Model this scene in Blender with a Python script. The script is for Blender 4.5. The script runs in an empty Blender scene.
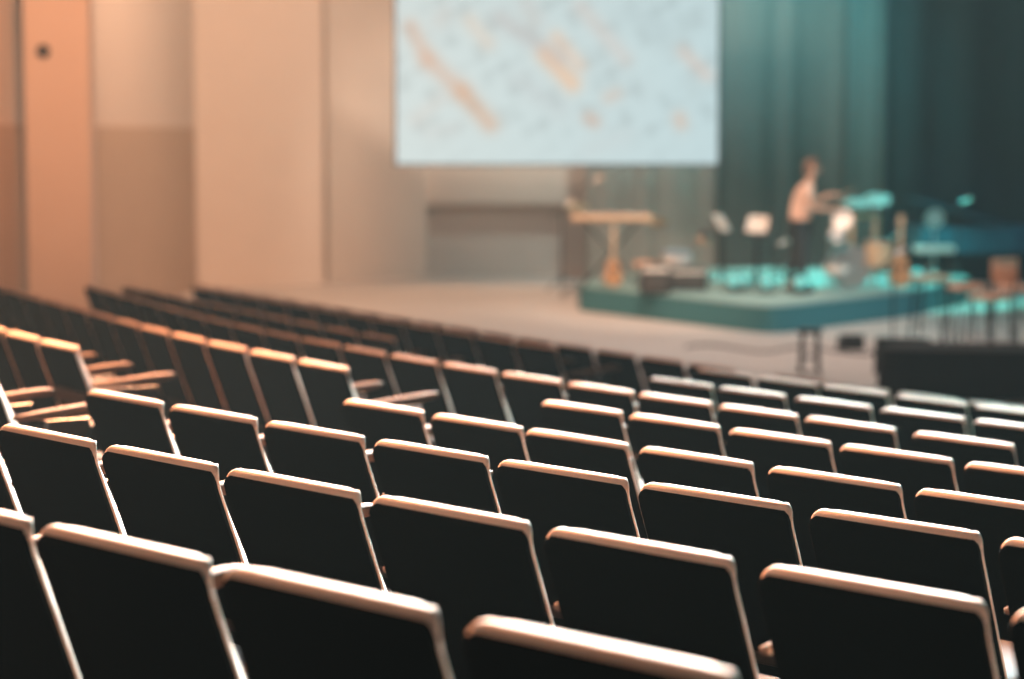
import bpy, bmesh, math, random
from mathutils import Vector, Matrix
random.seed(7)
PI = math.pi
SC = bpy.context.scene
COL = SC.collection
CAMZ = 2.45

# ------------------------------------------------------------------ materials
def material(name, col, rough=0.7, metal=0.0, noise=0.0, scale=30.0, bump=0.0, emit=None, strength=0.0, sheen=0.0):
    m = bpy.data.materials.new(name); m.use_nodes = True
    nt = m.node_tree; b = nt.nodes['Principled BSDF']
    b.inputs['Base Color'].default_value = (*col, 1)
    b.inputs['Roughness'].default_value = rough
    b.inputs['Metallic'].default_value = metal
    if sheen: b.inputs['Sheen Weight'].default_value = sheen
    if emit:
        b.inputs['Emission Color'].default_value = (*emit, 1)
        b.inputs['Emission Strength'].default_value = strength
    if noise or bump:
        tc = nt.nodes.new('ShaderNodeTexCoord')
        n = nt.nodes.new('ShaderNodeTexNoise'); n.inputs['Scale'].default_value = scale
        n.inputs['Detail'].default_value = 4
        nt.links.new(tc.outputs['Object'], n.inputs['Vector'])
        if noise:
            r = nt.nodes.new('ShaderNodeMixRGB'); r.blend_type = 'MIX'
            r.inputs[1].default_value = (*[c*(1-noise) for c in col], 1)
            r.inputs[2].default_value = (*[min(1, c*(1+noise)) for c in col], 1)
            nt.links.new(n.outputs['Fac'], r.inputs[0])
            nt.links.new(r.outputs[0], b.inputs['Base Color'])
        if bump:
            bp = nt.nodes.new('ShaderNodeBump'); bp.inputs['Strength'].default_value = bump
            bp.inputs['Distance'].default_value = 0.004
            nt.links.new(n.outputs['Fac'], bp.inputs['Height'])
            nt.links.new(bp.outputs[0], b.inputs['Normal'])
    return m

M = {}
M['fabric'] = material('tan seat fabric', (.84, .64, .53), .85, 0, .12, 160, .35)
M['shell'] = material('dark seat back shell', (.002, .0045, .005), .95, 0, .15, 60, .1)
M['seatcloth'] = material('dark seat upholstery', (.045, .028, .022), .95, 0, .15, 120, .3)
M['wood'] = material('orange stained wood', (.19, .095, .058), .8, 0, .2, 18)
M['grille'] = material('dark grille cloth', (.07, .065, .06), .9, 0, .2, 200)
M['steel'] = material('dark steel', (.03, .03, .032), .45, .6)
M['chrome'] = material('chrome', (.6, .6, .6), .4, 1.0)
M['brass'] = material('brass', (.85, .62, .36), .42, 1.0)
M['black'] = material('black plastic', (.015, .015, .016), .5)
M['blackcloth'] = material('black cloth', (.012, .013, .014), .95, 0, .2, 12, .3)
M['white'] = material('white lacquer', (.8, .8, .78), .35)
M['head'] = material('drum head', (.85, .85, .83), .5)
M['shellblue'] = material('teal drum lacquer', (.05, .32, .34), .3)
M['paper'] = material('sheet paper', (.82, .78, .72), .8)
M['redwood'] = material('guitar lacquer', (.62, .32, .16), .3)
M['maple'] = material('maple', (.7, .5, .32), .5)
M['wall'] = material('cream wall paint', (.66, .55, .47), .9, 0, .04, 2)
M['panel'] = material('wall panel', (.70, .60, .52), .9, 0, .04, 2)
M['recess'] = material('grey brown wall', (.62, .54, .48), .9, 0, .06, 2)
M['ceiling'] = material('dark ceiling', (.05, .05, .05), .95, 0, .1, 4)
M['carpet'] = material('dark carpet', (.035, .03, .028), 1, 0, .3, 80, .5)
M['stagefloor'] = material('pale stage floor', (.62, .56, .51), .55, 0, .08, 3)
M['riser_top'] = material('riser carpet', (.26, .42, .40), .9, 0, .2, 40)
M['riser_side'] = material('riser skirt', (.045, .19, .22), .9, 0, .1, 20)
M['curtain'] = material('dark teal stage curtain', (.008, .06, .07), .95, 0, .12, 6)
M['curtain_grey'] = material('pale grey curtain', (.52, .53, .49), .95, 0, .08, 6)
M['curtain_mid'] = material('haze-toned teal curtain', (.12, .16, .155), .95, 0, .1, 6)  # raised tone stands in for lit haze in front of the cloth
M['curtain_lit_band'] = material('teal curtain painted lit', (.11, .20, .205), .95, 0, .1, 6)  # lighter cloth tone paints the lit band on the curtain
M['skin'] = material('skin', (.62, .38, .28), .6)
M['shirt'] = material('pale peach shirt', (.74, .52, .42), .85, 0, .08, 30)
M['trousers'] = material('dark trousers', (.03, .04, .045), .9, 0, .1, 30)
M['hair'] = material('brown hair', (.16, .09, .06), .7, 0, .2, 90, .4)
M['eye'] = material('eye', (.02, .02, .02), .3)
M['lip'] = material('lip', (.45, .2, .17), .5)
M['shoe'] = material('dark shoe', (.02, .02, .02), .5)
M['teal_glow'] = material('added teal glow', (.1, .4, .4), .3, emit=(.10, .70, .64), strength=.35)
M['warm_disc'] = material('glowing warm disc', (.6, .4, .3), .3, emit=(1, .55, .32), strength=1.5)

for k_ in ('shell', 'carpet'): M[k_].node_tree.nodes['Principled BSDF'].inputs['Specular IOR Level'].default_value = .04

# ------------------------------------------------------------------ mesh builder
class MB:
    def __init__(s): s.v = []; s.f = []
    def loft(s, rings, cap=True):
        n = len(rings[0]); b = len(s.v)
        for r in rings: s.v += [tuple(p) for p in r]
        for i in range(len(rings)-1):
            for j in range(n):
                k = (j+1) % n
                s.f.append((b+i*n+j, b+i*n+k, b+(i+1)*n+k, b+(i+1)*n+j))
        if cap:
            s.f.append(tuple(b+j for j in reversed(range(n))))
            s.f.append(tuple(b+(len(rings)-1)*n+j for j in range(n)))
        return s
    def tube(s, pts, r, n=10):
        pts = [Vector(p) for p in pts]
        rs = r if isinstance(r, (list, tuple)) else [r]*len(pts)
        rings = []
        ref = None
        for i, p in enumerate(pts):
            d = (pts[min(i+1, len(pts)-1)] - pts[max(i-1, 0)]).normalized()
            if ref is None: ref = Vector((0, 0, 1)) if abs(d.z) < .9 else Vector((1, 0, 0))
            a = d.cross(ref).normalized(); c = d.cross(a).normalized()
            rings.append([p + (a*math.cos(2*PI*k/n) + c*math.sin(2*PI*k/n))*rs[i] for k in range(n)])
        return s.loft(rings)
    def lathe(s, prof, c=(0, 0, 0), n=24, axis=None):
        R = Matrix.Identity(3)
        if axis is not None: R = Vector((0, 0, 1)).rotation_difference(Vector(axis)).to_matrix()
        c = Vector(c)
        rings = [[c + R @ Vector((max(r, .0005)*math.cos(2*PI*k/n), max(r, .0005)*math.sin(2*PI*k/n), z)) for k in range(n)] for r, z in prof]
        return s.loft(rings)
    def box(s, x0, x1, y0, y1, z0, z1, rd=0.0, R=None, c=None):
        rd = max(.0005, min(rd, (x1-x0)/2.01, (y1-y0)/2.01, (z1-z0)/2.01)); rings = []
        st = [(0, 90), (30, 60), (60, 30), (90, 0)]
        zs = [(z0+rd-rd*math.cos(math.radians(a)), rd*(1-math.sin(math.radians(a)))) for a in (0, 30, 60, 90)]
        zs += [(z1-rd+rd*math.sin(math.radians(a)), rd*(1-math.cos(math.radians(a)))) for a in (0, 30, 60, 90)]
        for z, ins in zs:
            rings.append([Vector((x, y, z)) for x, y in rrect(x0+ins, x1-ins, y0+ins, y1-ins, max(rd-ins, .0002))])
        if R is not None:
            cc = Vector(c) if c is not None else Vector((0, 0, 0))
            rings = [[R @ (p-cc) + cc for p in r] for r in rings]
        return s.loft(rings)
    def build(s, name, mat, parent=None, smooth=True, loc=None, rot=None):
        me = bpy.data.meshes.new(name); me.from_pydata(s.v, [], s.f)
        me.materials.append(mat)
        bm = bmesh.new(); bm.from_mesh(me); bmesh.ops.recalc_face_normals(bm, faces=bm.faces); bm.to_mesh(me); bm.free()
        if smooth:
            me.polygons.foreach_set('use_smooth', [True]*len(me.polygons))
            try: me.set_sharp_from_angle(angle=math.radians(42))
            except Exception: pass
        o = bpy.data.objects.new(name, me); COL.objects.link(o)
        if parent: o.parent = parent
        if loc is not None: o.location = loc
        if rot is not None: o.rotation_euler = rot
        return o

def rrect(x0, x1, y0, y1, r, k=4):
    out = []
    for cx, cy, a0 in ((x1-r, y1-r, 0), (x0+r, y1-r, 90), (x0+r, y0+r, 180), (x1-r, y0+r, 270)):
        for i in range(k+1):
            a = math.radians(a0+90*i/k); out.append((cx+r*math.cos(a), cy+r*math.sin(a)))
    return out

def empty(name, label, cat, loc, rz=0.0, group=None):
    o = bpy.data.objects.new(name, None); COL.objects.link(o)
    o.empty_display_size = .1; o.location = loc; o.rotation_euler = (0, 0, rz)
    o['label'] = label; o['category'] = cat
    if group: o['group'] = group
    return o
def struct(o, kind='structure'):
    o['kind'] = kind; return o
def tag(o, label, cat, group=None):
    o['label'] = label; o['category'] = cat
    if group: o['group'] = group
    return o

# ------------------------------------------------------------------ seat rows (plan of the auditorium)
ROW_H = .0978; TOP0 = CAMZ-.7167; SEAT_H = .85; PITCH = .5625
TH = [.806, .8489, .8778, .9018, .9122, .9605, .9332, .9471, .9471, .9471]
RX = [-1.262, -1.453, -1.523, -.654, .121, -.061, .731, 1.736, 2.548, 3.36]
RY = [4.41, 6.168, 7.834, 8.381, 9.14, 11.15, 11.797, 12.27, 12.854, 13.438]
KL = [-.045, -.045, -.045, -.045, -.045, -.042, -.036, -.028, -.024, -.02]
def row_pt(r, t, fwd=0.0):
    k = -.023 if t > 0 else KL[r]
    q = max(t, -4.5)
    a = TH[r]+k*q/2
    h = TH[r]+k*q
    x = RX[r]+q*math.cos(a)+(t-q)*math.cos(h); y = RY[r]-q*math.sin(a)-(t-q)*math.sin(h)
    return x+fwd*math.sin(h), y+fwd*math.cos(h), h
def row_floor(r):
    return TOP0-ROW_H*r-SEAT_H-(.045 if r >= 8 else 0)

# ------------------------------------------------------------------ camera
cam = bpy.data.cameras.new('camera'); camo = bpy.data.objects.new('camera', cam); COL.objects.link(camo)
PITCH_C = .09302
camo.location = (0, 0, CAMZ); camo.rotation_euler = (PI/2-PITCH_C, 0, 0)
FPX = 2200.0
cam.lens = FPX/1024*36; cam.sensor_width = 36; cam.clip_end = 200; cam.clip_start = .05
cam.dof.use_dof = True; cam.dof.focus_distance = 5.7; cam.dof.aperture_fstop = cam.lens/42.0
SC.camera = camo
def project(x, y, z):
    z -= CAMZ; c, s = math.cos(PITCH_C), math.sin(PITCH_C)
    yc = y*c-z*s; zc = y*s+z*c
    return 512+FPX*x/yc, 339.5-FPX*zc/yc
def at(u, v, y):
    """world point at depth y behind the picture position u, v (used once, to survey the stage plan)"""
    b = (339.5-v)/FPX; c, s = math.cos(PITCH_C), math.sin(PITCH_C)
    z = y*(b*c-s)/(c+b*s); yc = y*c-z*s
    return (u-512)/FPX*yc, y, z+CAMZ

# ------------------------------------------------------------------ seat prototype meshes
def yb(z):                       # rear face of the back: upright at the top, then sweeping forward
    d = max(0, .805-z); return .36*d + .9*min(d, .03)*d*0
def ring(z, w, y0, y1, r, zfun=None):
    return [Vector((x, y, z)) for x, y in rrect(-w/2, w/2, y0, y1, r)]
W = .515
def pad_section(w, y0, t, z, nar):
    """plan section of the padded back: broad rear face, sides tapering strongly to a narrower front"""
    h = w/2; r = .009
    half = [(h-r, y0), (h-.3*r, y0+.3*r), (h, y0+r), (h-.25*r, y0+1.5*r), (h-nar*.35, y0+t*.45), (h-nar*.7, y0+t*.78), (h-nar, y0+t*.96), (h-nar-.02, y0+t)]
    pts = [(x, y) for x, y in half]+[(-x, y) for x, y in reversed(half)]
    return [Vector((x, y, z)) for x, y in pts]
b = MB(); rings = []
for z in (.40, .43, .50, .58, .66, .74, .79, .812, .820):
    t = .045+.03*min(1, (.85-z)/.3)
    rings.append(pad_section(W-(.0008 if z == .820 else 0), yb(z), t, z, .075))
for a in (20, 40, 58, 74, 86):
    ra = math.radians(a); c = 1-math.cos(ra); z = .820+.030*math.sin(ra)
    rings.append(pad_section(W-.060*c, .017*c, .050-.032*c, z, .075-.03*c))
b.loft(rings)
back_o = b.build('backrest', M['fabric'])
b = MB(); rings = []
for z in (.395, .41, .50, .60, .70, .79, .812, .822, .829, .834):
    t = {.822: .003, .829: .009, .834: .018}.get(z, 0)
    w = W-.004-2*t
    rings.append([Vector((x, y, z)) for x, y in rrect(-w/2, w/2, yb(z)-.006+t*.35, yb(z)+.010+t*.3, .003)])
b.loft(rings)
shell_o = b.build('back_panel', M['shell'])
b = MB()
b.box(-.235, .235, .13, .57, .385, .47, .035)
cush_o = b.build('seat_cushion', M['seatcloth'])
b = MB(); b.box(-.22, .22, .15, .55, .355, .39, .01)
pan_o = b.build('seat_pan', M['shell'])
# armrest: wooden pad with rounded ends, slightly dropping to the rear
b = MB()
R = Matrix.Rotation(math.radians(4), 3, 'X')
b.loft([[Vector((x, y, z+dz)) for x, dz in ((-hw, -.004), (-hw+.006, 0), (hw-.006, 0), (hw, -.004), (hw, -th+.004), (hw-.006, -th), (-hw+.006, -th), (-hw, -th+.004))] for y, z, hw, th in
        ((.062, .672, .009, .010), (.066, .676, .012, .018), (.12, .682, .014, .026), (.18, .688, .0225, .032), (.32, .700, .0245, .034), (.44, .708, .026, .032), (.475, .707, .023, .026), (.49, .704, .014, .014))])
arm_mesh = b.build('armrest', M['wood'])
b = MB()
b.loft([[Vector((x, y, z)) for x, y in rrect(-hw, hw, y0, y1, .008)] for z, hw, y0, y1 in
        ((0, .03, .05, .47), (.02, .03, .05, .47), (.035, .016, .14, .36), (.30, .015, .17, .34), (.58, .012, .20, .38), (.648, .012, .20, .40))])
frame_mesh = b.build('side_frame', M['black'])
b = MB(); rings = []
for z in (.44, .455, .55, .66, .75, .79, .805, .815):
    t = {.44: .01, .805: .004, .815: .008}.get(z, 0); f = yb(z)+.045+.03*min(1, (.85-z)/.3)
    rings.append([Vector((x, y, z)) for x, y in rrect(-W/2+.09+t, W/2-.09-t, f-.03, f+.010-t, .01)])
b.loft(rings); front_o = b.build('bounce_cut_panel', M['seatcloth'])  # dark panel added on the unseen front to cut bounced light
PROTO = [(front_o, 0), (back_o, 0), (shell_o, 0), (cush_o, 0), (pan_o, 0)]
side_parts = [(arm_mesh, PITCH/2), (frame_mesh, PITCH/2)]

# seat list:  row -> list of (t_left, t_right) surveyed; the rest follow at the regular pitch
SURV = {
 0: [(-.02, .545), (.545, 1.076), (1.095, 1.639), (1.687, 2.195)],
 1: [(-.02, .532), (.542, 1.098), (1.11, 1.639), (1.67, 2.195), (2.237, 2.744), (2.808, 3.307)],
 2: [(-.02, .519), (.547, 1.088), (1.116, 1.649), (1.69, 2.209), (2.246, 2.756), (2.801, 3.311), (3.37, 3.863)],
 3: [(0, .527), (.57, 1.093), (1.109, 1.624), (1.677, 2.179), (2.24, 2.754)],
 4: [(0, .512), (.554, 1.072), (1.121, 1.639), (1.681, 2.19)],
 5: [(0, .53), (.571, 1.073), (1.117, 1.627), (1.674, 2.172), (2.214, 2.731), (2.801, 3.36)],
 6: [(0, .517), (.563, 1.054), (1.118, 1.632), (1.685, 2.201)],
 7: [(0, .508), (.56, 1.077)],
 8: [(-.40, .11)],
}
LEFT = {  # first seat end (t_right) of the block left of the opening
 2: -.75, 3: -2.46, 4: -1.55, 6: -2.67, 7: -2.61, 8: -1.91}
def seat_list(r):
    s = list(SURV[r]); t = s[-1][1]
    while t < 9: s.append((t+.048, t+.048+W)); t += PITCH
    if r == 7: s = [(-1.1, -.59), (-.54, -.03)]+s
    if r == 8: s = [(-1.54, -1.03), (-.97, -.46)]+s
    left = []
    if r in LEFT:
        t = LEFT[r]
        while t > -11: left.append((t-W, t)); t -= PITCH
    elif r in (5,):
        t = -.04
        while t > -11: left.append((t-W, t)); t -= PITCH
    elif r in (0, 1):
        t = -.06
        while t > -4: left.append((t-W, t)); t -= PITCH
    left.reverse()
    return left, s
ORD = ['first', 'second', 'third', 'fourth', 'fifth', 'sixth', 'seventh', 'eighth', 'ninth', 'tenth', 'eleventh',
       'twelfth', 'thirteenth', 'fourteenth', 'fifteenth', 'sixteenth', 'seventeenth', 'eighteenth', 'nineteenth', 'twentieth', 'twenty-first']
ROWN = ['nearest row', 'second row from camera', 'third row from camera', 'fourth row from camera', 'fifth row from camera',
        'sixth row from camera', 'seventh row from camera', 'eighth row from camera', 'front row by stage']
def copy_part(src, parent, name, x=0, loc=None, rot=None):
    c = src.copy(); c.name = name; COL.objects.link(c); c.parent = parent
    c.location = (x, 0, 0) if loc is None else loc
    if rot: c.rotation_euler = rot
    return c
def make_seat(r, tl, tr, label, end_left, end_right, group):
    tc = (tl+tr)/2; x, y, h = row_pt(r, tc)
    root = empty('auditorium_seat', label, 'seat', (x, y, row_floor(r)), -h, group)
    sx = max(.94, min(1.0, (tr-tl)/W))
    for src, _ in PROTO:
        c = copy_part(src, root, src.name.split('.')[0]); c.scale = (sx, 1, 1)
    for src, px in side_parts: copy_part(src, root, src.name.split('.')[0], px)
    if end_left:
        for src, px in side_parts: copy_part(src, root, src.name.split('.')[0], -px)
    return root
for r in range(9):
    left, right = seat_list(r)
    def vis(s):
        x, y, h = row_pt(r, (s[0]+s[1])/2); hw = W/2
        us = []
        for q in (-hw, hw):
            us.append(project(x+q*math.cos(h), y-q*math.sin(h), row_floor(r)+SEAT_H))
        xa, ya, _ = row_pt(r, s[1], .4); us.append(project(xa, ya, row_floor(r)+.65))
        return max(u[0] for u in us) > 6 and min(u[0] for u in us[:2]) < 1020 and min(u[1] for u in us) < 676 and y > 2.2 and x > -5.0 and (r < 5 or min(u[1] for u in us[:2]) > 283)
    L = [s for s in left if vis(s)]; Rr = [s for s in right if vis(s)]
    gap = r in LEFT
    if not gap: Rr = L+Rr; L = []
    for i, s in enumerate(L):
        n = len(L)-1-i
        pos = 'end seat beside the gap' if n == 0 else ORD[n]+' seat left of the gap'
        # counting from the opening in the row
        lab = 'dark seat with tan edges, %s, %s' % (ROWN[r], 'left end seat at the gap' if n == 0 else ORD[n]+' left from the gap')
        o = make_seat(r, s[0], s[1], lab, False, True, 'auditorium seats')
        if r == 3 and n == 0:
            c = [k for k in o.children if k.name.startswith('seat_cushion')][0]
            c.location = (.02, .02, .19); c.rotation_euler = (math.radians(8), 0, 0); c.scale = (1, .6, .9)
    for i, s in enumerate(Rr):
        lab = 'dark seat with tan edges, %s, %s %s' % (ROWN[r], ORD[min(i, 20)], 'right from the gap' if gap else 'seat from left')
        make_seat(r, s[0], s[1], lab, gap and i == 0 and r != 8, False, 'auditorium seats')
for o, _ in PROTO+side_parts: bpy.data.objects.remove(o)

e_ = [o for o in bpy.data.objects if o.get('label', '').startswith('dark seat with tan edges, third row from camera, first right')]  # emissive disc on the first seat right of the gap
if e_: MB().lathe([(0, 0), (.020, 0), (.020, .006), (.012, .012), (0, .013)], (-W/2-.002, .03, .735), 16, (-.3, -1, .2)).build('end_disc', M['warm_disc'], e_[0])['label'] = 'small glowing round disc at the row end'
# ------------------------------------------------------------------ room
def s_of(r, t):  # common coordinate along rows
    x, y, h = row_pt(r, t); return x*math.cos(.9)-y*math.sin(.9)
fl = MB()
N = 48
def curve(r, fwd, n=N):
    base = RX[r]*math.cos(.9)-RY[r]*math.sin(.9)
    out = []
    for i in range(n+1):
        s = -26+i*(34)/n
        x, y, h = row_pt(r, max(-16, min(16, s-base)), fwd)
        out.append((x, y))
    return out
bounds = [curve(0, -9)]+[curve(r, -.42) for r in range(1, 9)]+[curve(8, .62)]
for r in range(9):
    z = row_floor(r); a = bounds[r]; c = bounds[r+1]
    zb = row_floor(r+1) if r < 8 else 0.0
    b0 = len(fl.v)
    fl.v += [(p[0], p[1], z) for p in a]+[(p[0], p[1], z) for p in c]+[(p[0], p[1], zb-.004) for p in c]
    n = N+1
    for i in range(N):
        fl.f.append((b0+i, b0+i+1, b0+n+i+1, b0+n+i)); fl.f.append((b0+n+i, b0+n+i+1, b0+2*n+i+1, b0+2*n+i))
o = fl.build('floor', M['carpet'], smooth=False); struct(o)
o = MB().box(-8, 15, 10, 46, -.3, 0, .001).build('floor', M['stagefloor'], smooth=False); struct(o)
def wall(name, p, q, z0, z1, mat, th=.3):
    p = Vector((*p, 0)); q = Vector((*q, 0)); d = (q-p).normalized(); nrm = Vector((-d.y, d.x, 0))
    m = MB()
    m.v = [tuple(k+Vector((0, 0, z))) for z in (z0, z1) for k in (p, q, q+nrm*th, p+nrm*th)]
    m.f = [(0, 1, 2, 3), (4, 5, 6, 7), (0, 1, 5, 4), (1, 2, 6, 5), (2, 3, 7, 6), (3, 0, 4, 7)]
    o = m.build(name, mat, smooth=False); return struct(o)
H = 8.0
wall('wall_left', (-6.7, -3), (-5.02, 35.0), 0, H, M['wall'])
wall('wall_left', (-5.02, 35.0), (-3.08, 36.0), 0, H, M['panel'])
wall('wall_left', (-3.02, 36.25), (-1.45, 37.6), 0, H, M['panel'])
wall('wall_back', (-1.45, 37.6), (14.5, 37.6), 1.27, H, M['panel'])
wall('wall_back', (-1.9, 37.95), (14.5, 37.95), 0, 1.6, M['recess'])
wall('wall_right', (14, 38.5), (12, -3), 0, H, M['ceiling'])
o = MB().box(-8, 15, -4, 40, H, H+.2, .001).build('ceiling', M['ceiling'], smooth=False); struct(o)
M['lower_band'] = material('brown wall dado', (.50, .36, .26), .9, 0, .06, 2)  # lower part of the left wall in a darker brown
wall('wall_left', (-5.50, 23.0), (-5.0, 34.9), 0, 2.55, M['lower_band'], .25)
# column in front of the left wall, with a small dark wall speaker
px0, _, _ = at(26, 200, 24.0); px1, _, _ = at(92, 200, 24.0)
o = MB().box(px0, px1, 24.0, 24.25, 0, H, .02).build('trim_1', M['wall'], smooth=False); struct(o)
sx, sy, sz = at(42, 51, 23.93)
t = empty('wall_sensor', 'small dark round fitting high on the cream column', 'sensor', (sx, 24.0, sz))
MB().lathe([(.0, 0), (.075, 0), (.075, .02), (.06, .035), (.0, .04)], (0, 0, 0), 24, (0, -1, 0)).build('housing', M['black'], t)
MB().lathe([(.0, 0), (.03, 0), (.02, .015), (.0, .02)], (0, -.038, 0), 16, (0, -1, 0)).build('lens', M['steel'], t)

# stage curtain: folded cloth along the back wall, right of the screen
def curtain(name, x0, x1, y, z1, amp, n, label, mk='curtain'):
    m = MB(); K = n*10
    for z in (0.02, z1*.5, z1):
        for i in range(K+1):
            f = i/K; ph = f*n*2*PI+.9*math.sin(f*13)
            m.v.append((x0+(x1-x0)*f, y+amp*math.sin(ph)+.3*amp*math.sin(2.3*ph+z), z))
    for j in range(2):
        for i in range(K):
            a = j*(K+1)+i; m.f.append((a, a+1, a+K+2, a+K+1))
    o = m.build(name, M[mk])
    md = o.modifiers.new('thickness', 'SOLIDIFY'); md.thickness = .02
    return tag(o, label, 'curtain')
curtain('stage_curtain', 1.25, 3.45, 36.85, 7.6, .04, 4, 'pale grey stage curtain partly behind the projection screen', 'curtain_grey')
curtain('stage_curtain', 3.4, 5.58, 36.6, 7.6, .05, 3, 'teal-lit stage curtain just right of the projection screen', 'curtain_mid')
curtain('stage_curtain', 5.52, 6.25, 36.45, 7.6, .03, 1, 'narrow teal curtain strip with painted-in light behind the performer', 'curtain_lit_band')
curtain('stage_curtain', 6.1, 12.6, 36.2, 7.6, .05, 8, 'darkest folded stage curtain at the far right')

# ------------------------------------------------------------------ projection screen
def screen_mat():
    m = bpy.data.materials.new('projected picture'); m.use_nodes = True; nt = m.node_tree
    for n in list(nt.nodes): nt.nodes.remove(n)
    out = nt.nodes.new('ShaderNodeOutputMaterial'); em = nt.nodes.new('ShaderNodeEmission')
    at_ = nt.nodes.new('ShaderNodeVertexColor'); at_.layer_name = 'picture'
    nt.links.new(at_.outputs['Color'], em.inputs['Color']); em.inputs['Strength'].default_value = 1.0
    nt.links.new(em.outputs[0], out.inputs['Surface']); return m
SX0, _, SZ0 = at(396.5, 164, 34.0); SX1, _, _ = at(717.5, 164, 34.0)
SW = SX1-SX0; SH = SW*9/16
t = empty('projection_screen', 'large bright projection screen with blurred pale picture and tan streaks', 'screen', ((SX0+SX1)/2, 34.0, SZ0))
def pic(u, v):
    # u, v in photo pixels: pale cyan ground, warm streaks
    cap = [ (411,28,428,60,8,.50,(.70,.42,.28)), (428,60,462,92,9,.50,(.70,.42,.28)), (462,92,490,124,9,.60,(.68,.40,.24)),
            (470,22,488,44,8,.32,(.8,.55,.38)), (545,55,572,84,9,.65,(.85,.52,.30)), (556,38,580,66,7,.45,(.85,.55,.36)),
            (500,20,560,60,9,.38,(.50,.42,.40)), (580,8,625,60,8,.30,(.7,.5,.42)), (682,52,706,76,7,.42,(.72,.50,.40)),
            (589,118,594,122,7,.60,(.60,.40,.30)), (608,98,616,94,7,.45,(.65,.48,.38)), (679,118,681,124,7,.55,(.66,.46,.34)),
            (415,120,440,100,8,.18,(.75,.55,.45)), (520,80,560,110,12,.20,(.50,.48,.48)), (630,15,660,30,11,.20,(.35,.42,.44)),
            (690,80,694,96,8,.22,(.42,.48,.48)), (625,135,590,150,10,.13,(.55,.5,.48)), (445,15,440,22,9,.22,(.6,.45,.38)),
            (455,128,430,132,8,.16,(.6,.5,.45)), (527,5,535,22,10,.28,(.55,.45,.40)), (660,50,700,20,9,.14,(.4,.46,.46)), (590,60,640,90,12,.14,(.45,.5,.5))]
    g = min(1, max(0, (u-396)/322))
    col = [.66-.13*g, .73-.06*g, .71-.02*g]
    n = math.sin(u*.11+1.3*math.sin(v*.09))*math.sin(v*.13+u*.05+2)+.6*math.sin(u*.23+v*.17)*math.sin(v*.27-u*.07)
    k = .10*max(0, n)*(1 if v < 135 else .3)
    col = [c*(1-k*1.2) for c in col]
    dv = max(0, min(1, (60-v)/120)); col = [c*(1-.10*dv) for c in col]
    for x0, y0, x1, y1, w, s, cc in cap:
        dx, dy = x1-x0, y1-y0; tt = max(0, min(1, ((u-x0)*dx+(v-y0)*dy)/(dx*dx+dy*dy)))
        d = math.hypot(u-x0-tt*dx, v-y0-tt*dy)/1.2; a = min(.8, s*1.1)*math.exp(-(d/w)**2*1.3)
        col = [c*(1-a)+q*a for c, q in zip(col, cc)]
    return col
m = MB(); NX, NZ = 200, 112
for j in range(NZ+1):
    for i in range(NX+1): m.v.append((-SW/2+SW*i/NX, 0, SH*j/NZ))
for j in range(NZ):
    for i in range(NX):
        a = j*(NX+1)+i; m.f.append((a, a+1, a+NX+2, a+NX+1))
sc = m.build('screen_surface', screen_mat(), t)
ca = sc.data.color_attributes.new('picture', 'FLOAT_COLOR', 'POINT')
for i, v in enumerate(sc.data.vertices):
    uu = 396.5+(v.co.x+SW/2)/SW*321; vv = 164-v.co.z/SW*321
    ca.data[i].color = (*pic(uu, vv), 1)
fr = MB()
for x0, x1, z0, z1 in ((-SW/2-.03, SW/2+.03, -.03, 0), (-SW/2-.03, SW/2+.03, SH, SH+.06), (-SW/2-.03, -SW/2, 0, SH), (SW/2, SW/2+.03, 0, SH)):
    fr.box(x0, x1, -.015, .03, z0, z1, .004)
fr.build('frame', M['black'], t)
for s in (-1, 1):
    MB().tube([(s*SW*.4, .01, SH+.05), (s*SW*.4, .01, H-SZ0)], .008).build('hanging_cable', M['steel'], t)
# screen casing roller
MB().tube([(-SW/2-.05, .02, SH+.1), (SW/2+.05, .02, SH+.1)], .06, 14).build('casing', M['black'], t)

# ------------------------------------------------------------------ stage riser
RZ = .35
fc = [(.86, 30.75), (3.05, 27.05), (3.35, 27.05), (5.40, 29.6), (6.85, 32.5), (5.0, 34.7), (2.8, 34.7), (1.4, 32.6)]
def rounded_poly(pts, r=.45, k=5):
    out = []
    n = len(pts)
    for i in range(n):
        p0, p, p1 = Vector(pts[i-1]), Vector(pts[i]), Vector(pts[(i+1) % n])
        a = p+(p0-p).normalized()*min(r, (p0-p).length*.45); c = p+(p1-p).normalized()*min(r, (p1-p).length*.45)
        for j in range(k+1):
            s = j/k; out.append(a*(1-s)**2+p*2*s*(1-s)+c*s*s)
    return out
poly = rounded_poly(fc)
t = empty('stage_riser', 'low dark skirted riser carrying the band in front of the curtain', 'stage platform', (3.2, 29.5, 0))
def prism(poly, z0, z1, off=(0, 0), sc=1.0):
    c = Vector((3.2, 29.5)); m = MB()
    m.loft([[Vector(((p.x-c.x)*sc, (p.y-c.y)*sc, z)) for p in poly] for z in (z0, z1)]); return m
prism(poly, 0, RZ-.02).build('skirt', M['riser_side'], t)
prism(poly, RZ-.02, RZ, sc=1.004).build('deck', M['riser_top'], t)

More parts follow.
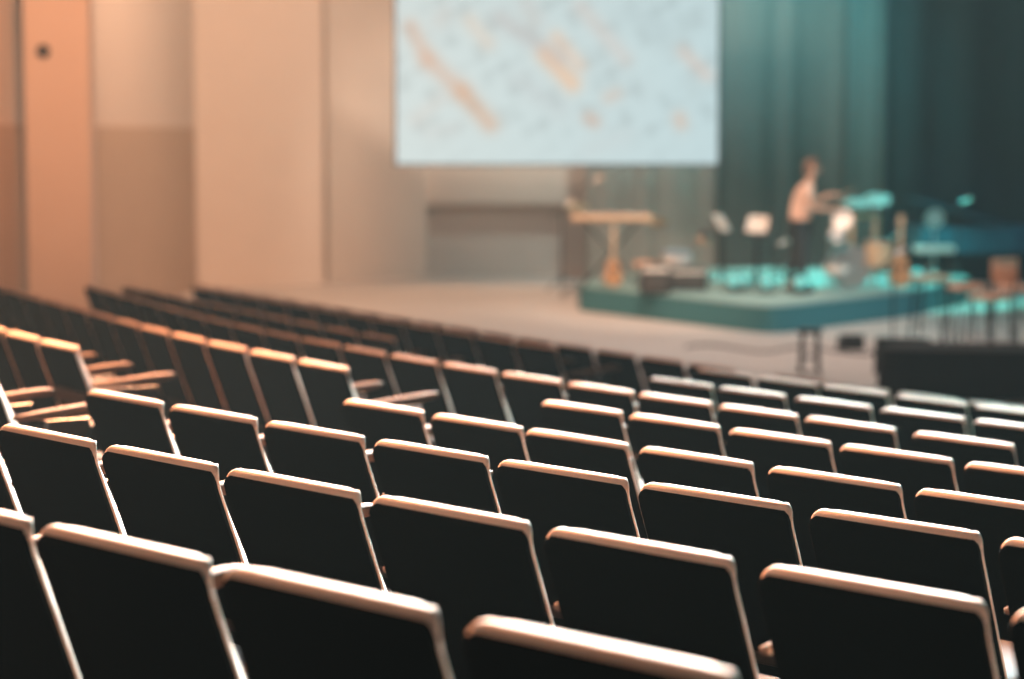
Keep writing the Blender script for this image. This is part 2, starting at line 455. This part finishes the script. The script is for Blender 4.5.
# ------------------------------------------------------------------ equipment builders
def pos(u, y, z):
    x = at(u, 250, y)[0]; return (x, y, z)
def tripod(root, h, r=.011, spread=.28, mat='steel', n=3, z0=.0):
    MB().tube([(0, 0, .12), (0, 0, h)], r).build('pole', M[mat], root)
    MB().lathe([(0, .10), (.022, .10), (.022, .2), (0, .2)], n=12).build('collar', M['black'], root)
    for k in range(n):
        a = 2*PI*k/n+.5
        MB().tube([(0, 0, .22), (spread*math.cos(a), spread*math.sin(a), .012)], .011).build('leg', M[mat], root)
M['foam'] = material('pale foam windscreen', (.80, .66, .56), .95, 0, .1, 90, .3)
M['peach'] = material('peach leather', (.78, .46, .30), .6)
def mic_stand(u, y, z, h, boom, label, rz=0, foam=False):
    t = empty('microphone_stand', label, 'microphone stand', pos(u, y, z), rz)
    tripod(t, h)
    e = (boom, 0, h+.12)
    MB().tube([(-.18, 0, h-.06), e], .009).build('boom', M['steel'], t)
    MB().tube([(e[0]-.02, 0, e[2]-.01), (e[0]+.09, 0, e[2]+.03)], [.014, .019]).build('microphone', M['chrome'], t)
    q = 1.9 if foam else 1
    MB().lathe([(0, -.03*q), (.022*q, -.022*q), (.032*q, 0), (.022*q, .022*q), (0, .03*q)], (e[0]+.12, 0, e[2]+.045), 16).build('windscreen' if foam else 'grille', M['foam' if foam else 'chrome'], t)
    return t
def music_stand(u, y, z, h, label, rz=0, tilt=35, paper=True, w=.42, thick=.013):
    t = empty('music_stand', label, 'music stand', pos(u, y, z), rz)
    tripod(t, h, thick)
    R = Matrix.Rotation(math.radians(-tilt), 3, 'X')
    c = (0, 0, h+.12)
    MB().box(-w/2, w/2, -.008, .008, h, h+.28, .004, R, c).build('desk', M['black'], t)
    MB().box(-w/2, w/2, -.05, .0, h-.01, h+.005, .003, R, c).build('ledge', M['black'], t)
    if paper:
        MB().box(-w/2+.03, -.005, -.016, -.01, h+.01, h+.31, .001, R, c).build('sheet', M['paper'], t)
        MB().box(.005, w/2-.03, -.016, -.01, h+.01, h+.30, .001, R, c).build('sheet', M['paper'], t)
    return t
def keyboard(u, y, z, h, L, label, rz=0, body='black'):
    t = empty('keyboard', label, 'keyboard', pos(u, y, z), rz)
    MB().box(-L/2, L/2, -.15, .15, h, h+.09, .015).build('case', M[body], t)
    MB().box(-L/2+.05, L/2-.05, -.155, -.02, h+.088, h+.1, .003).build('white_keys', M['white'], t)
    bk = MB(); n = int(L/.034)
    for i in range(n):
        if i % 7 in (2, 6): continue
        x = -L/2+.07+i*(L-.12)/n; bk.box(x, x+.013, -.09, -.02, h+.1, h+.11, .002)
    bk.build('black_keys', M['black'], t)
    MB().box(-L/2+.1, L/2-.1, .04, .12, h+.088, h+.1, .003).build('control_panel', M['steel'], t)
    for s in (-1, 1):
        q = min(.38, L*.38); MB().tube([(s*q, -.2, .014), (-s*q, .0, h)], .014).build('stand_leg', M['steel'], t)
        MB().tube([(s*q, -.25, .014), (s*q, .25, .014)], .014).build('stand_foot', M['steel'], t)
    return t
def drum(root, c, r, d, axis, shell='shellblue', name='tom'):
    prof = [(0, 0), (r, 0), (r, d), (0, d)]
    s = MB().lathe([(r*.99, .0), (r, .01), (r, d-.01), (r*.99, d)], c, 32, axis).build(name, M[shell], root)
    ax = Vector(axis).normalized(); cc = Vector(c)
    MB().lathe([(0, 0), (r*.97, 0), (r*.97, .004), (0, .006)], cc+ax*(d), 32, axis).build('batter_head', M['head'], s)
    MB().lathe([(r*.96, 0), (r*1.03, 0), (r*1.03, .02), (r*.96, .02)], cc+ax*(d-.012), 32, axis).build('hoop', M['chrome'], s)
    MB().lathe([(r*.96, 0), (r*1.03, 0), (r*1.03, .02), (r*.96, .02)], cc-ax*.008, 32, axis).build('hoop', M['chrome'], s)
    MB().lathe([(0, 0), (r*.97, 0), (r*.97, .004), (0, .006)], cc-ax*.004, 32, axis).build('resonant_head', M['head'], s)
    q = Vector((0, 0, 1)).rotation_difference(ax)
    for k in range(8):
        a = 2*PI*k/8; p = cc+q@Vector((r*1.02*math.cos(a), r*1.02*math.sin(a), 0))
        MB().tube([p, p+ax*d], .006, 6).build('lug', M['chrome'], s)
    return s
M['cymbal'] = material('pale cymbal', (.16, .16, .155), .6)
def cymbal_stand(u, y, z, h, r, label, axis=(0, -.35, 1), lean=0.0, mat='brass', two=None):
    t = empty('cymbal_stand', label, 'cymbal', pos(u, y, z))
    tripod(t, h, .012, mat='chrome')
    MB().lathe([(0, .022), (.02, .02), (.05, .008), (r*.9, -.012), (r, -.017), (r*.9, -.015), (.05, .004), (0, .016)], (0, 0, h), 32, axis).build('cymbal', M[mat], t)
    MB().lathe([(0, 0), (.014, .004), (.014, .02), (0, .03)], (0, 0, h+.02), 12).build('wing_nut', M['chrome'], t)
    if two:
        MB().tube([(0, 0, h*.8), (two, -.05, h*.97)], .010).build('boom', M['chrome'], t)
        MB().lathe([(0, .022), (.02, .02), (.05, .008), (r*.9, -.012), (r, -.017), (r*.9, -.015), (.05, .004), (0, .016)], (two, -.05, h*.97), 32, (0, -.3, 1)).build('cymbal', M[mat], t)
    return t
def glow_box(u, y, z, label, rz=0, mat='teal_glow'):  # teal-lit boxes, shaped as lamp housings with an added glow
    t = empty('teal_glow_box', label, 'lit box', pos(u, y, z), rz)
    ax = (0, -.9, .42)
    MB().lathe([(0, -.13), (.05, -.12), (.095, -.05), (.10, .07), (.092, .07), (.085, .05), (0, .05)], (0, 0, .14), 24, ax).build('housing', M['black'], t)
    MB().lathe([(0, .052), (.084, .052), (.06, .062), (0, .066)], (0, 0, .14), 24, ax).build('lens', M[mat], t)
    m = MB()
    m.tube([(-.12, 0, .01), (-.12, 0, .15)], .008).tube([(.12, 0, .01), (.12, 0, .15)], .008).tube([(-.12, 0, .01), (.12, 0, .01)], .012)
    m.build('yoke', M['steel'], t)
    return t
def bar_stool(u, y, label, h=.72, back=True, rz=0, mat='peach', w=.36):
    t = empty('bar_stool', label, 'stool', pos(u, y, 0), rz)
    MB().box(-w/2, w/2, -.18, .18, h-.06, h, .025).build('seat', M[mat], t)
    for sx in (-1, 1):
        for sy in (-1, 1):
            MB().tube([(sx*(w/2+.02), sy*.2, 0), (sx*(w/2-.04), sy*.15, h-.05)], .014).build('leg', M['steel'], t)
    for zz in (.22,):
        m = MB()
        k = w/2; m.tube([(-k, -.185, zz), (k, -.185, zz)], .009).tube([(-k, .185, zz), (k, .185, zz)], .009).tube([(-k, -.185, zz), (-k, .185, zz)], .009).tube([(k, -.185, zz), (k, .185, zz)], .009)
        m.build('footrest', M['chrome'], t)
    if back:
        for sx in (-1, 1): MB().tube([(sx*(w/2-.03), .16, h-.03), (sx*(w/2-.03), .22, h+.2)], .012).build('back_post', M['steel'], t)
        MB().box(-w/2, w/2, .20, .235, h+.10, h+.30, .015).build('backrest', M[mat], t)
    return t
D = RZ+.006
# --- left group on the riser
keyboard(612, 30.6, D, .90, 1.12, 'long keyboard on a crossed stand at the riser\'s left end', rz=-.12, body='maple')
mic_stand(562, 34.3, 0, 1.22, .03, 'microphone stand behind the left end of the long keyboard', foam=True)
mic_stand(577, 33.2, 0, 1.62, .22, 'tallest microphone stand, its pale foam head above the long keyboard', foam=True)
cymbal_stand(577, 32.4, 0, 1.40, .16, 'small brass cymbal at the left end of the long keyboard')
cymbal_stand(657, 31.1, D, .88, .15, 'small brass cymbal beyond the right end of the long keyboard')
def stage_seat(u, y, z, h, label):
    t = empty('drum_stool', label, 'stool', pos(u, y, z))
    MB().lathe([(0, h-.09), (.14, h-.09), (.165, h-.05), (.16, h-.01), (.1, h), (0, h)], n=28).build('seat', M['peach'], t)
    tripod(t, h-.08, .014, .24, 'chrome'); return t
stage_seat(645, 30.2, D, .36, 'low round stool with orange-lit seat below the long keyboard')
t = empty('acoustic_guitar', 'orange acoustic guitar leaning upright below the long keyboard', 'guitar', pos(613, 30.1, D), .2)
def guitar(t, sc=1.0, mat='redwood'):
    def outline(k, yy):
        pts = []
        for i in range(36):
            a = 2*PI*i/36; s = math.sin(a)
            r = .17 if s < 0 else .13
            wx = (r*(1-.28*math.exp(-((s-.15)/.25)**2)))*math.cos(a)*k; pts.append(Vector((wx*sc, yy, (.24+.22*s*k)*sc)))
        return pts
    b_ = MB().loft([outline(.97, .045), outline(1, .035), outline(1, -.035), outline(.97, -.045)]).build('body', M[mat], t)
    MB().lathe([(0, 0), (.045*sc, 0), (.045*sc, .002), (0, .003)], (0, -.045, .30*sc), 20, (0, -1, 0)).build('sound_hole', M['black'], b_)
    MB().box(-.05*sc, .05*sc, -.055, -.044, .14*sc, .16*sc, .002).build('bridge', M['black'], b_)
    MB().box(-.025*sc, .025*sc, -.058, -.03, .40*sc, .86*sc, .006).build('neck', M['maple'], t)
    h = MB().box(-.035*sc, .035*sc, -.05, -.03, .86*sc, 1.0*sc, .006).build('headstock', M['maple'], t)
    for i in range(3):
        for s in (-1, 1): MB().tube([(s*.03*sc, -.04, (.88+.04*i)*sc), (s*.055*sc, -.04, (.88+.04*i)*sc)], .006, 6).build('tuning_peg', M['chrome'], h)
    MB().tube([(-.15, .18, 0), (-.1, .05, .12), (-.12, -.1, .1)], .009).build('stand_arm', M['steel'], t)
    MB().tube([(.15, .18, 0), (.1, .05, .12), (.12, -.1, .1)], .009).build('stand_arm', M['steel'], t)
guitar(t, .85)
# small snare and pads in the middle
t = empty('snare_drum', 'pale snare drum on a stand left of the two music stands', 'drum', pos(677, 30.0, D))
tripod(t, .36, .014, .22, 'chrome'); drum(t, (0, 0, .36), .20, .13, (0, -.15, 1), 'white', 'shell')
t = empty('drum', 'small round drum on a thin stand facing the seats', 'drum', pos(704, 30.4, D))
tripod(t, .55, .012, .2, 'chrome'); drum(t, (0, 0.05, .62), .10, .1, (.3, -.6, 1), 'maple', 'shell')
music_stand(722, 30.7, D, .70, 'dim slanting music stand, left of the brighter one', .9, 35, True, .3)
music_stand(757, 29.7, D, .72, 'brightest peach-lit music stand on the riser, left of the performer', -.35, 40, True, .34, .03)
glow_box(733, 29.2, D, 'leftmost teal-lit box with added glow at the riser front')
glow_box(743, 29.4, D, 'second teal-lit box with added glow, close beside the leftmost')
glow_box(766, 29.0, D, 'teal-lit box with added glow under the bright music stand')
glow_box(800, 28.9, D, 'teal-lit box with added glow at the feet of the performer')
mic_stand(778, 30.8, D, .45, .02, 'low microphone stand left of the performer\'s legs')
# drum kit
t = empty('drum_kit', 'teal drum kit with white heads beside the performer', 'drum kit', pos(850, 30.0, D))
drum(t, (-.10, .10, .90), .125, .20, (-.1, -1, .25), 'shellblue', 'rack_tom')
drum(t, (-.21, -.12, .70), .10, .16, (-.05, -1, .25), 'shellblue', 'rack_tom')
drum(t, (.02, .35, .295), .28, .35, (0, -1, 0), 'shellblue', 'bass_drum')
drum(t, (.40, .05, .30), .19, .34, (0, 0, 1), 'maple', 'floor_tom')
for px in ((.30, -.1), (.50, -.1), (.40, .22)):
    MB().tube([(px[0], px[1], 0), (px[0], px[1], .5)], .01).build('floor_tom_leg', M['chrome'], t)
MB().tube([(-.08, .3, .5), (-.10, .2, 1.0), (-.12, .1, 1.0)], .014).build('tom_holder', M['chrome'], t)
MB().tube([(-.30, -.02, 0), (-.26, .02, .78), (-.2, -.05, .78)], .014).build('tom_holder', M['chrome'], t)
t = empty('snare_drum', 'white snare drum low in front of the teal drum kit', 'drum', pos(838, 29.2, D))
tripod(t, .28, .014, .2, 'chrome'); drum(t, (0, 0, .28), .18, .12, (0, -.12, 1), 'white', 'shell')
cymbal_stand(876, 30.75, D, 1.20, .20, 'pair of pale cymbals above the teal drum kit', (-.12, -.5, 1), mat='cymbal', two=-.28)
# percussion frame (dull gate-shaped rack) right of the kit
t = empty('percussion_rack', 'dull gate-shaped percussion rack right of the drum kit', 'rack', pos(866, 30.9, D))
m = MB(); m.tube([(-.20, 0, 0), (-.20, 0, .96)], .03); m.build('post', M['maple'], t)
m = MB(); m.tube([(.14, 0, 0), (.14, 0, .96)], .045); m.build('post', M['maple'], t)
m = MB(); m.tube([(-.24, 0, .96), (.18, 0, .96)], .035); m.build('crossbar', M['maple'], t)
t = empty('electric_guitar', 'upright guitar on a stand right of the drum kit', 'guitar', pos(901, 29.9, D), -.3)
guitar(t, 1.0, 'redwood')
mic_stand(891, 31.7, D, .5, .03, 'low microphone stand left of the upright guitar')
t = empty('snare_drum', 'small drum facing the seats right of the guitar, bright head', 'drum', pos(934, 32.0, D))
tripod(t, .78, .012, .22, 'chrome'); drum(t, (0, .06, .86), .125, .14, (0, -1, .2), 'shellblue', 'shell')
glow_box(917, 30.6, D+.0, 'dim teal-lit box with added glow beside the upright guitar')
keyboard(934, 31.3, D, .42, .54, 'short pale keyboard at the riser\'s right end', .05, 'white')
# blue lit covered piano in the rear right
t = empty('grand_piano', 'blue-lit covered grand piano behind the riser at far right', 'piano', pos(978, 34.5, 0), 0)
pp = [(-1.0, -.6), (.55, -.6), (.95, -.2), (.75, .35), (.1, .75), (-.35, 1.0), (-1.0, 1.0)]
M['bluecloth'] = material('blue quilted cover', (.008, .10, .14), .85, 0, .15, 8)
pv = rounded_poly(pp, .25)
MB().loft([[Vector((p.x*s, p.y*s, z)) for p in pv] for z, s in ((.62, 1), (.98, 1), (1.02, .98))]).build('case', M['bluecloth'], t)
lid = MB(); R = Matrix.Rotation(math.radians(-14), 3, 'Y')
lid.loft([[R @ Vector((p.x*.98+1.0, p.y*.98, z))+Vector((-1.0, 0, 1.03)) for p in pv] for z in (0, .03)])
lid2 = MB(); RR = Matrix.Rotation(math.radians(16), 3, 'Y')
lid2.loft([[RR @ Vector((p.x+1.0, p.y, z))+Vector((-1.0, 0, 1.42)) for p in pv] for z in (0, .03)])
lid2.build('lid', M['bluecloth'], t)
MB().tube([(.2, -.3, 1.0), (.2, -.3, 1.12)], .012).build('lid_prop', M['steel'], t)
for px in ((-.8, -.4), (.5, -.3), (-.3, .8)):
    l = MB().lathe([(.035, .03), (.04, .1), (.05, .62)], (px[0], px[1], 0), 14).build('leg', M['black'], t)
    MB().lathe([(0, 0), (.02, 0), (.03, .03), (.02, .06), (0, .06)], (px[0], px[1], 0), 12).build('caster', M['brass'], l)
mic_stand(957, 31.9, D, 1.0, .05, 'microphone stand standing before the blue-lit piano')

# --- floor in front of the riser
bar_stool(992, 23.8, 'orange-lit high stool with backrest, foremost of the high stools', rz=-.9)
bar_stool(968, 24.8, 'high stool with a white case at its feet', h=.76, back=False, rz=.2)
bar_stool(932, 25.8, 'leftmost high stool of the group right of the riser', h=.80, back=False, rz=.1, mat='maple')
bar_stool(1016, 25.2, 'high stool at the right edge behind the orange-lit one', rz=.4)
t = empty('small_case', 'small pale case on the floor under the high stools', 'case', pos(965, 23.4, 0))
MB().box(-.10, .10, -.09, .09, 0, .20, .02).build('body', M['paper'], t)
MB().tube([(-.04, 0, .19), (-.035, 0, .225), (.035, 0, .225), (.04, 0, .19)], .007).build('handle', M['black'], t)
# covered table in the right foreground of the floor
t = empty('covered_table', 'low black-draped table in front of the high stools', 'table', pos(985, 20.6, 0), -.15)
tp = rounded_poly([(-1.0, -.45), (1.2, -.45), (1.2, .45), (-.85, .45)], .3)
dr = []
for z, k, w in ((0.0, 1.04, .03), (.25, 1.02, .02), (.40, 1.0, .006), (.46, .985, 0)):
    dr.append([Vector((p.x*k*(1+w*math.sin(9*i*.35)), p.y*k*(1+w*math.sin(9*i*.35)), z)) for i, p in enumerate(tp)])
MB().loft(dr).build('drape', M['blackcloth'], t)
def wedge(u, y, z, label, rz):
    t = empty('floor_monitor', label, 'loudspeaker', pos(u, y, z), rz)
    m = MB(); prof = [(-.22, 0), (.22, 0), (.22, .12), (.02, .36), (-.12, .36), (-.22, .2)]
    m.loft([[Vector((x, y_, z_)) for y_, z_ in prof] for x in (-.27, .27)]); m.build('cabinet', M['black'], t, smooth=False)
    n = Vector((0, .24, .2)).normalized()
    MB().lathe([(0, 0), (.12, 0), (.11, .008), (0, .012)], Vector((-.05, .12, .245))+n*.001, 24, n).build('grille', M['steel'], t)
    return t
wedge(852, 25.0, 0, 'small dark wedge floor monitor on the open floor near the riser skirt', .1).scale = (.5, .5, .5)
wedge(905, 22.6, 0, 'dark wedge floor monitor left of the black-draped table', -.3)
mic_stand(894, 24.2, 0, 1.02, .02, 'microphone stand in front of the riser\'s right corner', .4)
# small round table / stool by the front row
t = empty('round_stool', 'small dark round-topped stool on the open floor before the riser', 'stool', pos(811, 22.6, 0))
hh = .45
MB().lathe([(0, hh-.04), (.125, hh-.04), (.13, hh-.02), (.12, hh), (0, hh)], n=28).build('seat', M['black'], t)
for k in range(4):
    a = PI/4+k*PI/2; MB().tube([(.13*math.cos(a), .13*math.sin(a), 0), (.105*math.cos(a), .105*math.sin(a), hh-.03)], .014).build('leg', M['steel'], t)
MB().lathe([(.10, .15), (.108, .15), (.108, .165), (.10, .165)], n=24).build('footrest', M['steel'], t)
t = empty('floor_cable', 'thin dark cable snaking over the pale floor before the riser', 'cable', (0, 0, 0))
bpy.data.objects.remove(t)
cab = MB().tube([(2.0+.12*i, 25.2+.35*math.sin(i*.7)-.03*i, .012) for i in range(20)], .012, 6).build('floor_cable', M['black'])
tag(cab, 'thin dark cable snaking over the pale floor before the riser', 'cable')
# small amplifier
def amp(u, y, z, label, w=.4, h=.38, rz=0):
    t = empty('amplifier', label, 'amplifier', pos(u, y, z), rz)
    MB().box(-w/2, w/2, -.13, .13, 0, h, .015).build('cabinet', M['black'], t)
    MB().box(-w/2+.03, w/2-.03, -.137, -.13, .03, h*.72, .004).build('grille_cloth', M['grille'], t)
    MB().box(-w/2+.03, w/2-.03, -.137, -.13, h*.77, h-.03, .003).build('control_panel', M['paper'], t)
    MB().tube([(-.08, 0, h), (-.07, 0, h+.03), (.07, 0, h+.03), (.08, 0, h)], .008).build('handle', M['black'], t)
    return t
amp(655, 29.0, D, 'small amplifier at the riser front beneath the long keyboard')
amp(688, 29.6, D, 'wider amplifier at the riser front below the pale snare drum', .5, .3)

# ------------------------------------------------------------------ performer
def skin_obj(name, joints, edges, mat, parent, sub=2, root=0):
    me = bpy.data.meshes.new(name); me.from_pydata([j[:3] for j in joints], edges, [])
    me.materials.append(mat)
    o = bpy.data.objects.new(name, me); COL.objects.link(o); o.parent = parent
    md = o.modifiers.new('skin', 'SKIN'); md.use_smooth_shade = True
    sk = me.skin_vertices[0].data
    for i, j in enumerate(joints):
        r = j[3]; sk[i].radius = (r, j[4]) if len(j) > 4 else (r, r)
        sk[i].use_root = (i == root)
    s = o.modifiers.new('sub', 'SUBSURF'); s.levels = sub; s.render_levels = sub
    return o
P0 = pos(800, 29.35, D)
t = empty('person', 'standing performer in pale shirt and dark trousers reaching over the drums', 'person', P0, 0)
# person faces right (+x), leaning over the drums; local frame: x forward, y to the person's left
J = [(-.02, 0, .92, .13, .15), (0, 0, 1.05, .115, .13), (.03, 0, 1.20, .12, .15), (.07, 0, 1.34, .11, .16), (.10, 0, 1.42, .06, .07), (.12, 0, 1.50, .048, .048), (.145, 0, 1.585, .07, .075), (.155, 0, 1.66, .085, .08), (.15, 0, 1.72, .065, .065),
     (-.01, -.10, .86, .095), (.03, -.12, .48, .062), (-.01, -.13, .10, .042), (.03, -.135, .045, .042), (.15, -.15, .03, .032),
     (-.01, .10, .86, .095), (-.06, .12, .47, .062), (-.14, .13, .10, .042), (-.11, .135, .045, .042), (.01, .15, .03, .032),
     (.08, -.17, 1.385, .058), (.10, -.23, 1.13, .044), (.30, -.20, 1.10, .036), (.36, -.19, 1.11, .028),
     (.08, .17, 1.385, .058), (.20, .22, 1.18, .044), (.38, .16, 1.27, .036), (.44, .15, 1.29, .028)]
E_ = [(0, 1), (1, 2), (2, 3), (3, 4), (4, 5), (5, 6), (6, 7), (7, 8), (0, 9), (9, 10), (10, 11), (11, 12), (12, 13), (0, 14), (14, 15), (15, 16), (16, 17), (17, 18),
      (3, 19), (19, 20), (20, 21), (21, 22), (3, 23), (23, 24), (24, 25), (25, 26)]
# hands: palm + four fingers + thumb for each wrist
for wi, (wx, wy, wz), dz in ((22, (.36, -.19, 1.11), -.02), (26, (.44, .15, 1.29), -.01)):
    pi_ = len(J); J.append((wx+.05, wy, wz-.005, .022, .034)); E_.append((wi, pi_))
    for k, ln in enumerate((.062, .074, .070, .055)):
        oy = (-.030+.02*k); i0 = len(J)
        J.append((wx+.085, wy+oy, wz-.008, .010)); J.append((wx+.085+ln*.55, wy+oy*1.1, wz-.018, .0088)); J.append((wx+.085+ln*.9, wy+oy*1.1, wz-.05, .0075))
        E_ += [(pi_, i0), (i0, i0+1), (i0+1, i0+2)]
    s = 1 if wy < 0 else -1; i0 = len(J)
    J.append((wx+.04, wy+s*.042, wz-.012, .011)); J.append((wx+.075, wy+s*.06, wz-.03, .009)); E_ += [(pi_, i0), (i0, i0+1)]
body = skin_obj('body', J, E_, M['skin'], t)
# clothing follows the body
sh = skin_obj('shirt', [(-.015, 0, .90, .142, .165), (0, 0, 1.05, .13, .15), (.03, 0, 1.20, .135, .168), (.07, 0, 1.34, .125, .175), (.095, 0, 1.41, .078, .095),
     (.08, -.17, 1.385, .073), (.09, -.205, 1.25, .062), (.08, .17, 1.385, .073), (.15, .20, 1.27, .062)],
     [(0, 1), (1, 2), (2, 3), (3, 4), (3, 5), (5, 6), (3, 7), (7, 8)], M['shirt'], t)
tr_ = skin_obj('trousers', [(-.02, 0, .90, .138, .16), (-.01, -.10, .84, .108), (.03, -.12, .48, .078), (-.01, -.13, .10, .065), (-.01, .10, .84, .108), (-.06, .12, .47, .078), (-.14, .13, .10, .065)],
     [(0, 1), (1, 2), (2, 3), (0, 4), (4, 5), (5, 6)], M['trousers'], t)
for sx, sy in ((-.0, -.135), (-.13, .135)):
    MB().loft([[Vector((sx+x*k, sy+y*k, z)) for x, y in rrect(-.08, .19, -.048, .048, .045)] for z, k in ((0, .96), (.012, 1), (.05, .95), (.085, .6), (.10, .4))]).build('shoe', M['shoe'], t)
def blob(c, rx, ry, rz_, name, mat, par, n=16):
    m = MB(); m.loft([[Vector((c[0]+rx*math.sin(a)*math.cos(2*PI*k/n), c[1]+ry*math.sin(a)*math.sin(2*PI*k/n), c[2]+rz_*math.cos(a))) for k in range(n)] for a in [max(.02, min(PI-.02, PI*i/10)) for i in range(11)]])
    return m.build(name, mat, par)
for s in (-1, 1):
    blob((.235, s*.032, 1.665), .010, .014, .009, 'eye', M['eye'], t)
    blob((.15, s*.083, 1.655), .018, .010, .03, 'ear', M['skin'], t)
blob((.250, 0, 1.635), .020, .013, .024, 'nose', M['skin'], t)
blob((.230, 0, 1.597), .012, .026, .008, 'mouth', M['lip'], t)
blob((.135, 0, 1.70), .10, .092, .088, 'hair', M['hair'], t)
blob((.09, 0, 1.63), .065, .085, .10, 'hair', M['hair'], t)
for (a_, b_, nm) in (((.44, -.19, 1.11), (.66, -.10, 1.20), 0), ((.52, .15, 1.28), (.74, .12, 1.36), 1)):
    st = MB().tube([a_, b_], [.007, .006], 8).build('drumstick', M['maple'])
    st.location = P0; tag(st, ('lower' if nm == 0 else 'upper')+' thin drumstick held by the performer over the drums', 'drumstick')

# ------------------------------------------------------------------ lights
def spot(name, loc, target, energy, color, angle=50, blend=.6, size=.15):
    l = bpy.data.lights.new(name, 'SPOT'); l.energy = energy; l.color = color; l.spot_size = math.radians(angle); l.spot_blend = blend; l.shadow_soft_size = size
    o = bpy.data.objects.new(name, l); COL.objects.link(o); o.location = loc
    o.rotation_euler = (Vector(target)-Vector(loc)).to_track_quat('-Z', 'Y').to_euler(); return o
def area(name, loc, target, energy, color, sx, sy=None, spread=180):
    l = bpy.data.lights.new(name, 'AREA'); l.energy = energy; l.color = color; l.shape = 'RECTANGLE'; l.size = sx; l.size_y = sy or sx; l.spread = math.radians(spread)
    o = bpy.data.objects.new(name, l); COL.objects.link(o); o.location = loc
    o.rotation_euler = (Vector(target)-Vector(loc)).to_track_quat('-Z', 'Y').to_euler(); return o
# washes from the lighting bar in front of the stage, raking over the seat tops
spot('house_wash', (2.6, 19.5, 7.6), (1.7, -8.0, 1.5), 180000, (.86, .97, .98), 60, 1, 1.6)
spot('house_wash_left', (-3.8, 18.5, 7.4), (-2.2, 0, 1.2), 75000, (1, .42, .20), 62, 1, .6)
spot('house_wash_teal', (6.5, 19, 7.4), (2.2, 4, 1), 14000, (.10, .85, .95), 60, 1, .5)
# orange-peach wall washers
area('wall_wash', (-1.5, 28, 7.6), (-4.6, 35.5, 3.2), 520, (1, .62, .42), 3, 1)
spot('orange_beam', (-3.2, 24.0, 7.7), (-3.0, 35, 3.2), 1000, (1, .50, .28), 80, 1, .4)
spot('column_wash', (-2.0, 17.0, 7.5), (-5.2, 24, 3.0), 3400, (1, .46, .25), 50, 1, .3)
spot('recess_wash', (0.2, 31.0, 7.6), (-.6, 37.6, .6), 1600, (1, .74, .58), 50, 1, .3)
# teal stage wash
spot('teal_riser', (5.4, 30.5, 7.7), (5.2, 32.4, 0), 4200, (.16, .95, .88), 40, .5, .2)
spot('teal_curtain', (4.7, 33.6, 7.7), (4.9, 36.6, 3), 750, (.10, .85, .88), 60, 1, .3)
spot('teal_front', (10.5, 22, 7.6), (4.2, 29, .4), 2000, (.10, .8, .95), 36, 1, .3)
spot('teal_back', (2.6, 33.5, 7.7), (2.9, 37, 2.5), 1250, (.62, .80, .78), 80, 1, .3)
spot('blue_piano', (8.6, 30.0, 7.6), (7.3, 34.5, .8), 900, (.03, .6, .85), 34, .8, .2)
# peach key on the players and the floor in front
spot('stage_key', (1.6, 20.5, 7.6), (2.8, 30.0, .8), 4600, (1, .62, .44), 34, .9, .2)
area('floor_wash', (3.5, 26, 7.6), (3, 24, 0), 190, (1, .82, .74), 5, 1.5, 110)

HAZE = (.00036, .0014)
# ------------------------------------------------------------------ haze filling the hall
w = bpy.data.worlds.new('hall air'); SC.world = w; w.use_nodes = True
nt = w.node_tree
nt.nodes['Background'].inputs['Color'].default_value = (0, 0, 0, 1)
vs = nt.nodes.new('ShaderNodeVolumeScatter'); vs.inputs['Color'].default_value = (.70, .95, 1, 1)  # teal tint put into the scatter colour to imitate teal light
vs.inputs['Anisotropy'].default_value = .1
tc = nt.nodes.new('ShaderNodeTexCoord'); sp = nt.nodes.new('ShaderNodeSeparateXYZ')
nt.links.new(tc.outputs['Object'], sp.inputs[0])
mr = nt.nodes.new('ShaderNodeMapRange'); mr.interpolation_type = 'SMOOTHSTEP'      # the smoke hangs on the left of the hall
mr.inputs['From Min'].default_value = 1.5; mr.inputs['From Max'].default_value = -4.0
mr.inputs['To Min'].default_value = HAZE[0]; mr.inputs['To Max'].default_value = HAZE[1]
nt.links.new(sp.outputs['X'], mr.inputs['Value']); nt.links.new(mr.outputs[0], vs.inputs['Density'])
w.cycles.volume_step_size = 3.0; SC.cycles.volume_max_steps = 16
nt.links.new(vs.outputs[0], nt.nodes['World Output'].inputs['Volume'])

# ------------------------------------------------------------------ colour and sampling
SC.view_settings.view_transform = 'Standard'; SC.view_settings.look = 'None'
SC.view_settings.exposure = 0.0; SC.view_settings.gamma = 1.0; SC.view_settings.use_curve_mapping = False
SC.cycles.use_denoising = True
SC.cycles.max_bounces = 6; SC.cycles.diffuse_bounces = 3; SC.cycles.glossy_bounces = 3; SC.cycles.volume_bounces = 1
SC.cycles.sample_clamp_indirect = 3.0
